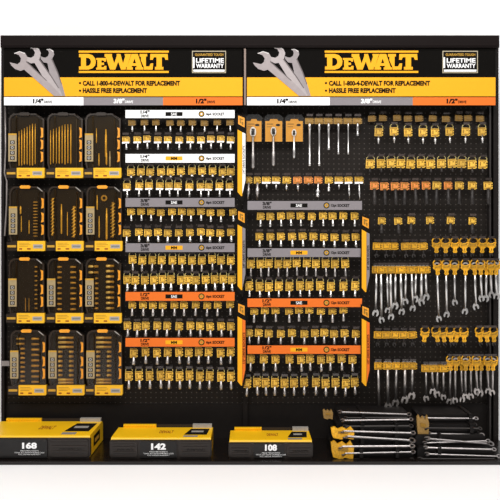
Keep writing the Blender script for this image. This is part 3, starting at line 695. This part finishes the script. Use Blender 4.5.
        ribs(9.6, 25, [-8-4.6*j for j in range(3)], 2); ribs(9.6, 14, [-22-4.7*j for j in range(6)], 1.9); ribs(20.4, 25, [-22-4.7*j for j in range(6)], 1.9)
        ribs(9.6, 25, [-50, -53], 2)
        for j in range(6):
            m = MB(); m.ringplate(17.3, -22-4.7*j, 2.1, 1.0, 1.4, 2.6, 8); bld(m, 'socket_ring', 'dark')
    return t
KITS = [
 (8, 113, 1, 1, 'fan', 'rods rising in height', 'in the top row at the outer edge'), (46.6, 113, 1, 2, 'fan2', 'rods in a fan', 'in the middle of the top row'), (84.6, 113, 1, 3, 'mix', 'a few gold bits', 'in the top row beside the sockets'),
 (8.6, 186, 2, 1, 'dots', 'tiny bits', 'second row at the outer edge'), (47, 186, 2, 2, 'twist', 'twisted drill bits', 'in the middle of the second row'), (85.8, 186, 2, 3, 'twist2', 'one thick twist bit', 'second row beside the sockets'),
 (8, 258, 3, 1, 'sideribs', 'one column of small sockets', 'third row at the outer edge'), (46.8, 258, 3, 2, 'two', 'two socket columns', 'in the middle of the third row'), (85, 258, 3, 3, 'two2', 'wide ribbed sockets', 'third row beside the sockets'),
 (9.8, 330, 4, 1, 'two3', 'two socket columns', 'lowest row at the outer edge'), (48, 330, 4, 2, 'block', 'a socket block', 'in the middle of the lowest row'), (86, 330, 4, 3, 'block', 'a socket block', 'lowest row beside the sockets')]
for (x, y, r_, c_, ct, a, b) in KITS:
    o = kit(x, y, r_, c_, ct); tag(o, f'clear-fronted tool kit showing {a}, {b}', 'tool kit', 'boxed tool kits on the pegboard')
    k = hook(-.2, False, back=-YK-.03); k.location = P(x+16.5, y, YK+.03)
    tag(k, f'black peg hook holding the tool kit {b}', 'hook', 'hooks of the tool kits')

# ------------------------------------------------------------ number cases on the deck
def front_pt(px, py, Yf): p = P(px, py, Yf); return p.x, p.z
def tool_case(x0, x1, yt, yb, Yf, Yb, num, nx, label, style):
    s = sc(Yf); X0, Zt = front_pt(x0, yt, Yf); X1, _ = front_pt(x1, yb, Yf); Zb = 0.015
    cx = (X0+X1)/2; t = empty('tool_case', (cx, (Yf+Yb)/2, Zb)); Wd = X1-X0; H = Zt-Zb; D = Yb-Yf
    def bld(mb, name, ms, par=None):
        o = mb.build(name, ms, par or t); o.location = (-t.location if par is None else (0, 0, 0)); return o
    # shell: yellow body with a sloping front shoulder
    m = MB(); e = .006 if style else .0
    prof = [(Yf+.012, Zb+.004), (Yf+.012, Zt-.012), (Yf+.02, Zt-.002), (Yf+.03, Zt), (Yb-.02, Zt), (Yb, Zt-.012), (Yb, Zb+.004)]
    n = len(prof)
    vs = [(X0+.004, a, b) for a, b in prof] + [(X1-.004, a, b) for a, b in prof]
    m.add(vs, [tuple(range(n))[::-1], tuple(range(n, 2*n))] + [(i, (i+1) % n, n+(i+1) % n, n+i) for i in range(n)][::1])
    body = bld(m, 'shell', 'boxy')
    # black front tray with bevelled shoulders and ribs
    m = MB(); b_ = .010
    m.prism([(X0, Zb+.012), (X0+.008, Zb), (X1-.008, Zb), (X1, Zb+.012), (X1, Zt-.016), (X1-.006, Zt-.008), (X0+.006, Zt-.008), (X0, Zt-.016)], Yf+.004, Yf+.03)
    a0 = X0 + Wd*(.30 if style else .02); a1 = X0 + Wd*(.66 if style else .62)
    bays = ((X0+.006, a0-.012), (a1+.012, X1-.006)) if style else ((a1+.012, X1-.008),)
    for (p, q) in bays:
        m.prism([(p, Zb+.016), (p+.006, Zb+.008), (q-.006, Zb+.008), (q, Zb+.016), (q, Zt-.02), (q-.006, Zt-.013), (p+.006, Zt-.013), (p, Zt-.02)], Yf-.003, Yf+.006)
        m.box(p+.004, q-.004, Yf-.006, Yf, Zt-.026, Zt-.022)
        m.box(p+.01, q-.01, Yf-.008, Yf, Zb+H*.52, Zb+H*.60); m.box(p+.01, q-.01, Yf-.008, Yf, Zb+H*.30, Zb+H*.36)
        for j in range(5):
            c = p+(q-p)*(.3+.12*j); m.tube([(c-.008, Yf-.004, Zb+H*.42), (c, Yf-.004, Zb+H*.49), (c+.008, Yf-.004, Zb+H*.42)], .0018, 5)
    bld(m, 'front_tray', 'boxb')
    m = MB(); m.prism([(a0, Zb+.004), (a1, Zb+.004), (a1, Zt-.016), (a1-.006, Zt-.010), (a0+.006, Zt-.010), (a0, Zt-.016)], Yf-.005, Yf+.006); lab = bld(m, 'number_label', 'boxl')
    m = MB(); nxw = P(nx, 0, Yf-.006).x; hw = 7.4*s; zz = Zb+H*.46; hh = 6.4*s
    if num == '108': hw = 6*s
    put_text(m, num, nxw-hw, nxw+hw, zz, zz+hh, Yf-.0065, 0, .05)
    put_text(m, 'PIECE MECHANICS', nxw-9*s, nxw+9*s, zz-2.6*s, zz-1.4*s, Yf-.0065, 0, .0)
    put_text(m, 'TOOL SET WITH DURABLE CASE', nxw-15*s, nxw+15*s, zz-4.4*s, zz-3.2*s, Yf-.0065, 0, .0)
    put_text(m, 'FULL LIFETIME WARRANTY', nxw-11*s, nxw+11*s, zz-6.2*s, zz-5*s, Yf-.0065, 0, .0)
    o = bld(m, 'lettering', 'white')
    # top details: carry handle, silver latch label, printed stickers, faint marks
    m = MB(); hx0, hx1 = X0+Wd*.06, X0+Wd*.40
    m.box(hx0, hx1, Yb-.022, Yb-.006, Zt-.002, Zt+.014)
    for j in range(12):
        c = hx0+(hx1-hx0)*(j+.5)/12; m.tube([(c-.003, Yb-.024, Zt+.004), (c+.002, Yb-.024, Zt+.013)], .0025, 5)
    bld(m, 'carry_handle', 'boxy')
    m = MB(); m.box(X0+Wd*.08, X1-.02, Yb-.006, Yb+.008, Zt-.02, Zt+.010); bld(m, 'hinge_rail', 'boxb')
    m = MB(); sx0, sx1 = X1-Wd*.24, X1-Wd*.03
    m.box(sx0+.01, sx1+.005, Yb-.03, Yb-.004, Zt-.002, Zt+.016); bld(m, 'latch_label', 'silver')
    m = MB()
    m.add([(sx0-.02, Yf+D*.30, Zt+.0006), (sx1-.012, Yf+D*.30, Zt+.0006), (sx1-.004, Yf+D*.80, Zt+.0006), (sx0+.005, Yf+D*.80, Zt+.0006)], [(0, 1, 2, 3)], 0)
    m.box(sx0+.01, sx1-.03, Yf+D*.50, Yf+D*.62, Zt, Zt+.0012, 1); m.box(sx0-.02, sx0+.045, Yf+D*.12, Yf+D*.24, Zt, Zt+.001, 2)
    bld(m, 'top_sticker', ['ink', 'silver', 'badge'])
    m = MB(); put_text(m, 'DEWALT', X1*0, 1, 0, 1, 0)
    vv = m.v; m.v = [(X0+Wd*(.46+.14*a), Yf+D*(.42+.22*c), Zt+.0006) for a, _, c in vv]
    bld(m, 'top_lettering', 'cardred')
    # side sticker
    m = MB(); xs = X1-.0035
    m.add([(xs, Yf+D*.30, Zb+H*.28), (xs, Yf+D*.75, Zb+H*.28), (xs, Yf+D*.75, Zb+H*.78), (xs, Yf+D*.30, Zb+H*.78)], [(0, 1, 2, 3)], 0)
    m.add([(xs+.0005, Yf+D*.38, Zb+H*.42), (xs+.0005, Yf+D*.67, Zb+H*.42), (xs+.0005, Yf+D*.67, Zb+H*.60), (xs+.0005, Yf+D*.38, Zb+H*.60)], [(0, 1, 2, 3)], 1)
    bld(m, 'side_sticker', ['ink', 'gold'])
    tag(t, label, 'tool case', 'numbered tool cases on the deck')
tool_case(-22, 90, 436.5, 459, -.40, -.06, '168', 29.5, 'yellow and black tool case marked 168 on the base deck', 0)
tool_case(109.5, 211.5, 438.5, 460, -.40, -.155, '142', 158.5, 'yellow and black tool case marked 142 on the base deck', 1)
tool_case(228.5, 313, 441, 462, -.40, -.17, '108', 271, 'yellow and black tool case marked 108 on the base deck', 1)

# ------------------------------------------------------------ wrench sets stacked on the deck
def lying(mb, a, b, w, mi=0):
    """combination wrench lying from point a (open jaw) to point b (ring)"""
    a, b = Vector(a), Vector(b); d = (b-a); Lg = d.length; d.normalize()
    q = MB(); src = wrench_mb(Lg/U, w)
    up = Vector((0, -.55, .83)); side = d.cross(up).normalized(); nrm = side.cross(d)
    R = Matrix(((side.x, nrm.x, d.x), (side.y, nrm.y, d.y), (side.z, nrm.z, d.z)))
    for f, sm in zip(src.f, src.smooth): q.f.append(f); q.m.append(mi); q.smooth.append(sm)
    q.v = [tuple(b + R @ (Vector(v)*U)) for v in src.v]
    mb.add(q.v, q.f, mi, False)
def wrench_set(x0, x1, z0, z1, Yf, Yb, lines, clip, label, straps, slope=0.0):
    X0, X1 = P(x0, 0, Yf).x, P(x1, 0, Yf).x
    t = empty('wrench_set', ((X0+X1)/2, (Yf+Yb)/2, z0))
    def bld(mb, name, ms): o = mb.build(name, ms, t); o.location = -t.location; return o
    m = MB(); m.prism([(0, 0)]*0 or [(X0, z0), (X1, z0), (X1, z1-.008), (X1-.01, z1), (X0+.01, z1), (X0, z1-.008)], Yf+.012, Yb)
    bld(m, 'pouch', 'strap')
    for (xa, ya, xb, yb, w, mt, YY) in lines:
        m = MB(); lying(m, P(xa, ya, YY), P(xb, yb, YY), w); bld(m, 'wrench', mt)
    for sx in straps:
        a = P(sx, 0, Yf).x; m = MB()
        m.box(a-.008, a+.008, Yf-.014, Yf+.013, z0+.004, z1+.002); m.box(a-.008, a+.008, Yf-.014, Yb, z1, z1+.006); bld(m, 'strap', 'strap')
    if clip:
        cx0, cy0, cx1, cy1, mm = clip
        YY = Yf-.012; m = MB(); h = cy1-cy0; w = cx1-cx0
        pprism(m, [(cx0, cy0+h*.1), (cx0+w*.15, cy0), (cx0+w*.3, cy0+h*.18), (cx0+w*.5, cy0+h*.05), (cx0+w*.68, cy0+h*.22), (cx0+w*.85, cy0), (cx1, cy0+h*.35), (cx1-w*.04, cy1), (cx0+w*.6, cy1-h*.1), (cx0+w*.45, cy1), (cx0+w*.1, cy1-h*.12), (cx0+w*.03, cy0+h*.55)], YY, YY+.02, 0)
        pprism(m, [(cx0+w*.3, cy0+h*.35), (cx0+w*.75, cy0+h*.4), (cx0+w*.7, cy0+h*.55), (cx0+w*.3, cy0+h*.5)], YY-.004, YY, 1)
        bld(m, 'hang_clip', [mm, 'olive'])
    tag(t, label, 'wrench set', 'wrench sets piled on the deck')
G = 'oxide'
wrench_set(333, 414, .015, .062, -.39, -.10, [(345, 459.5, 412, 460, 2.3, 'dark', -.40), (341, 453.5, 413, 452, 2.2, G, -.40), (338, 446.5, 412, 446, 2.4, G, -.40)], (331, 441, 354, 459.5, 'clip'), 'lowest wrench set of the pile with yellow clips, on the base deck', (361, 397))
wrench_set(335, 413, .062, .112, -.35, -.09, [(342, 436, 412, 440.5, 3.0, G, -.362), (340, 431, 413, 433, 2.2, G, -.362)], (331, 427, 354.5, 439.5, 'clip'), 'second wrench set up from the deck in the pile with yellow clips', (362, 396))
wrench_set(337, 412, .112, .152, -.31, -.08, [(343, 426.5, 411, 426, 2.2, 'dark', -.32), (341, 420.5, 411, 419.5, 2.0, G, -.32)], None, 'third wrench set up, tied with dark straps, beneath the topmost set', (362, 396))
wrench_set(339, 411, .152, .188, -.27, -.07, [(338, 412, 409, 414.5, 2.2, G, -.28), (344, 418, 409, 417.6, 1.8, 'dark', -.28)], (323, 409.5, 333, 419.5, 'tagdim'), 'topmost wrench set of the pile, with a loose brown card clip', (363,))
wrench_set(418, 494, .015, .062, -.39, -.10, [(418, 459, 496, 459, 2.2, 'dark', -.40), (425, 454, 499, 456.5, 2.2, G, -.40), (424, 447.5, 494, 449.5, 2.0, G, -.40)], None, 'lowest wrench set nearest the stand edge, jaws reaching past its pouch', (439,))
wrench_set(416, 486, .062, .108, -.35, -.09, [(425, 438.5, 491, 444, 2.6, G, -.362), (423, 443, 488, 441, 2.0, G, -.362)], None, 'second wrench set up near the stand edge', (440,))
wrench_set(416, 478, .108, .148, -.31, -.08, [(427, 433.5, 482, 435, 2.2, G, -.32), (424, 428, 480, 428.5, 1.8, 'dark', -.32)], (417, 415, 429, 438, 'tagdim'), 'wrench set with brown clip standing at its inner end', (471,))
wrench_set(420, 474, .148, .186, -.27, -.07, [(422, 418, 476, 418.5, 2.0, G, -.28), (424, 424, 475, 424.5, 1.8, 'dark', -.28)], None, 'topmost wrench set near the stand edge', (470,))
print('objects', len(bpy.data.objects))
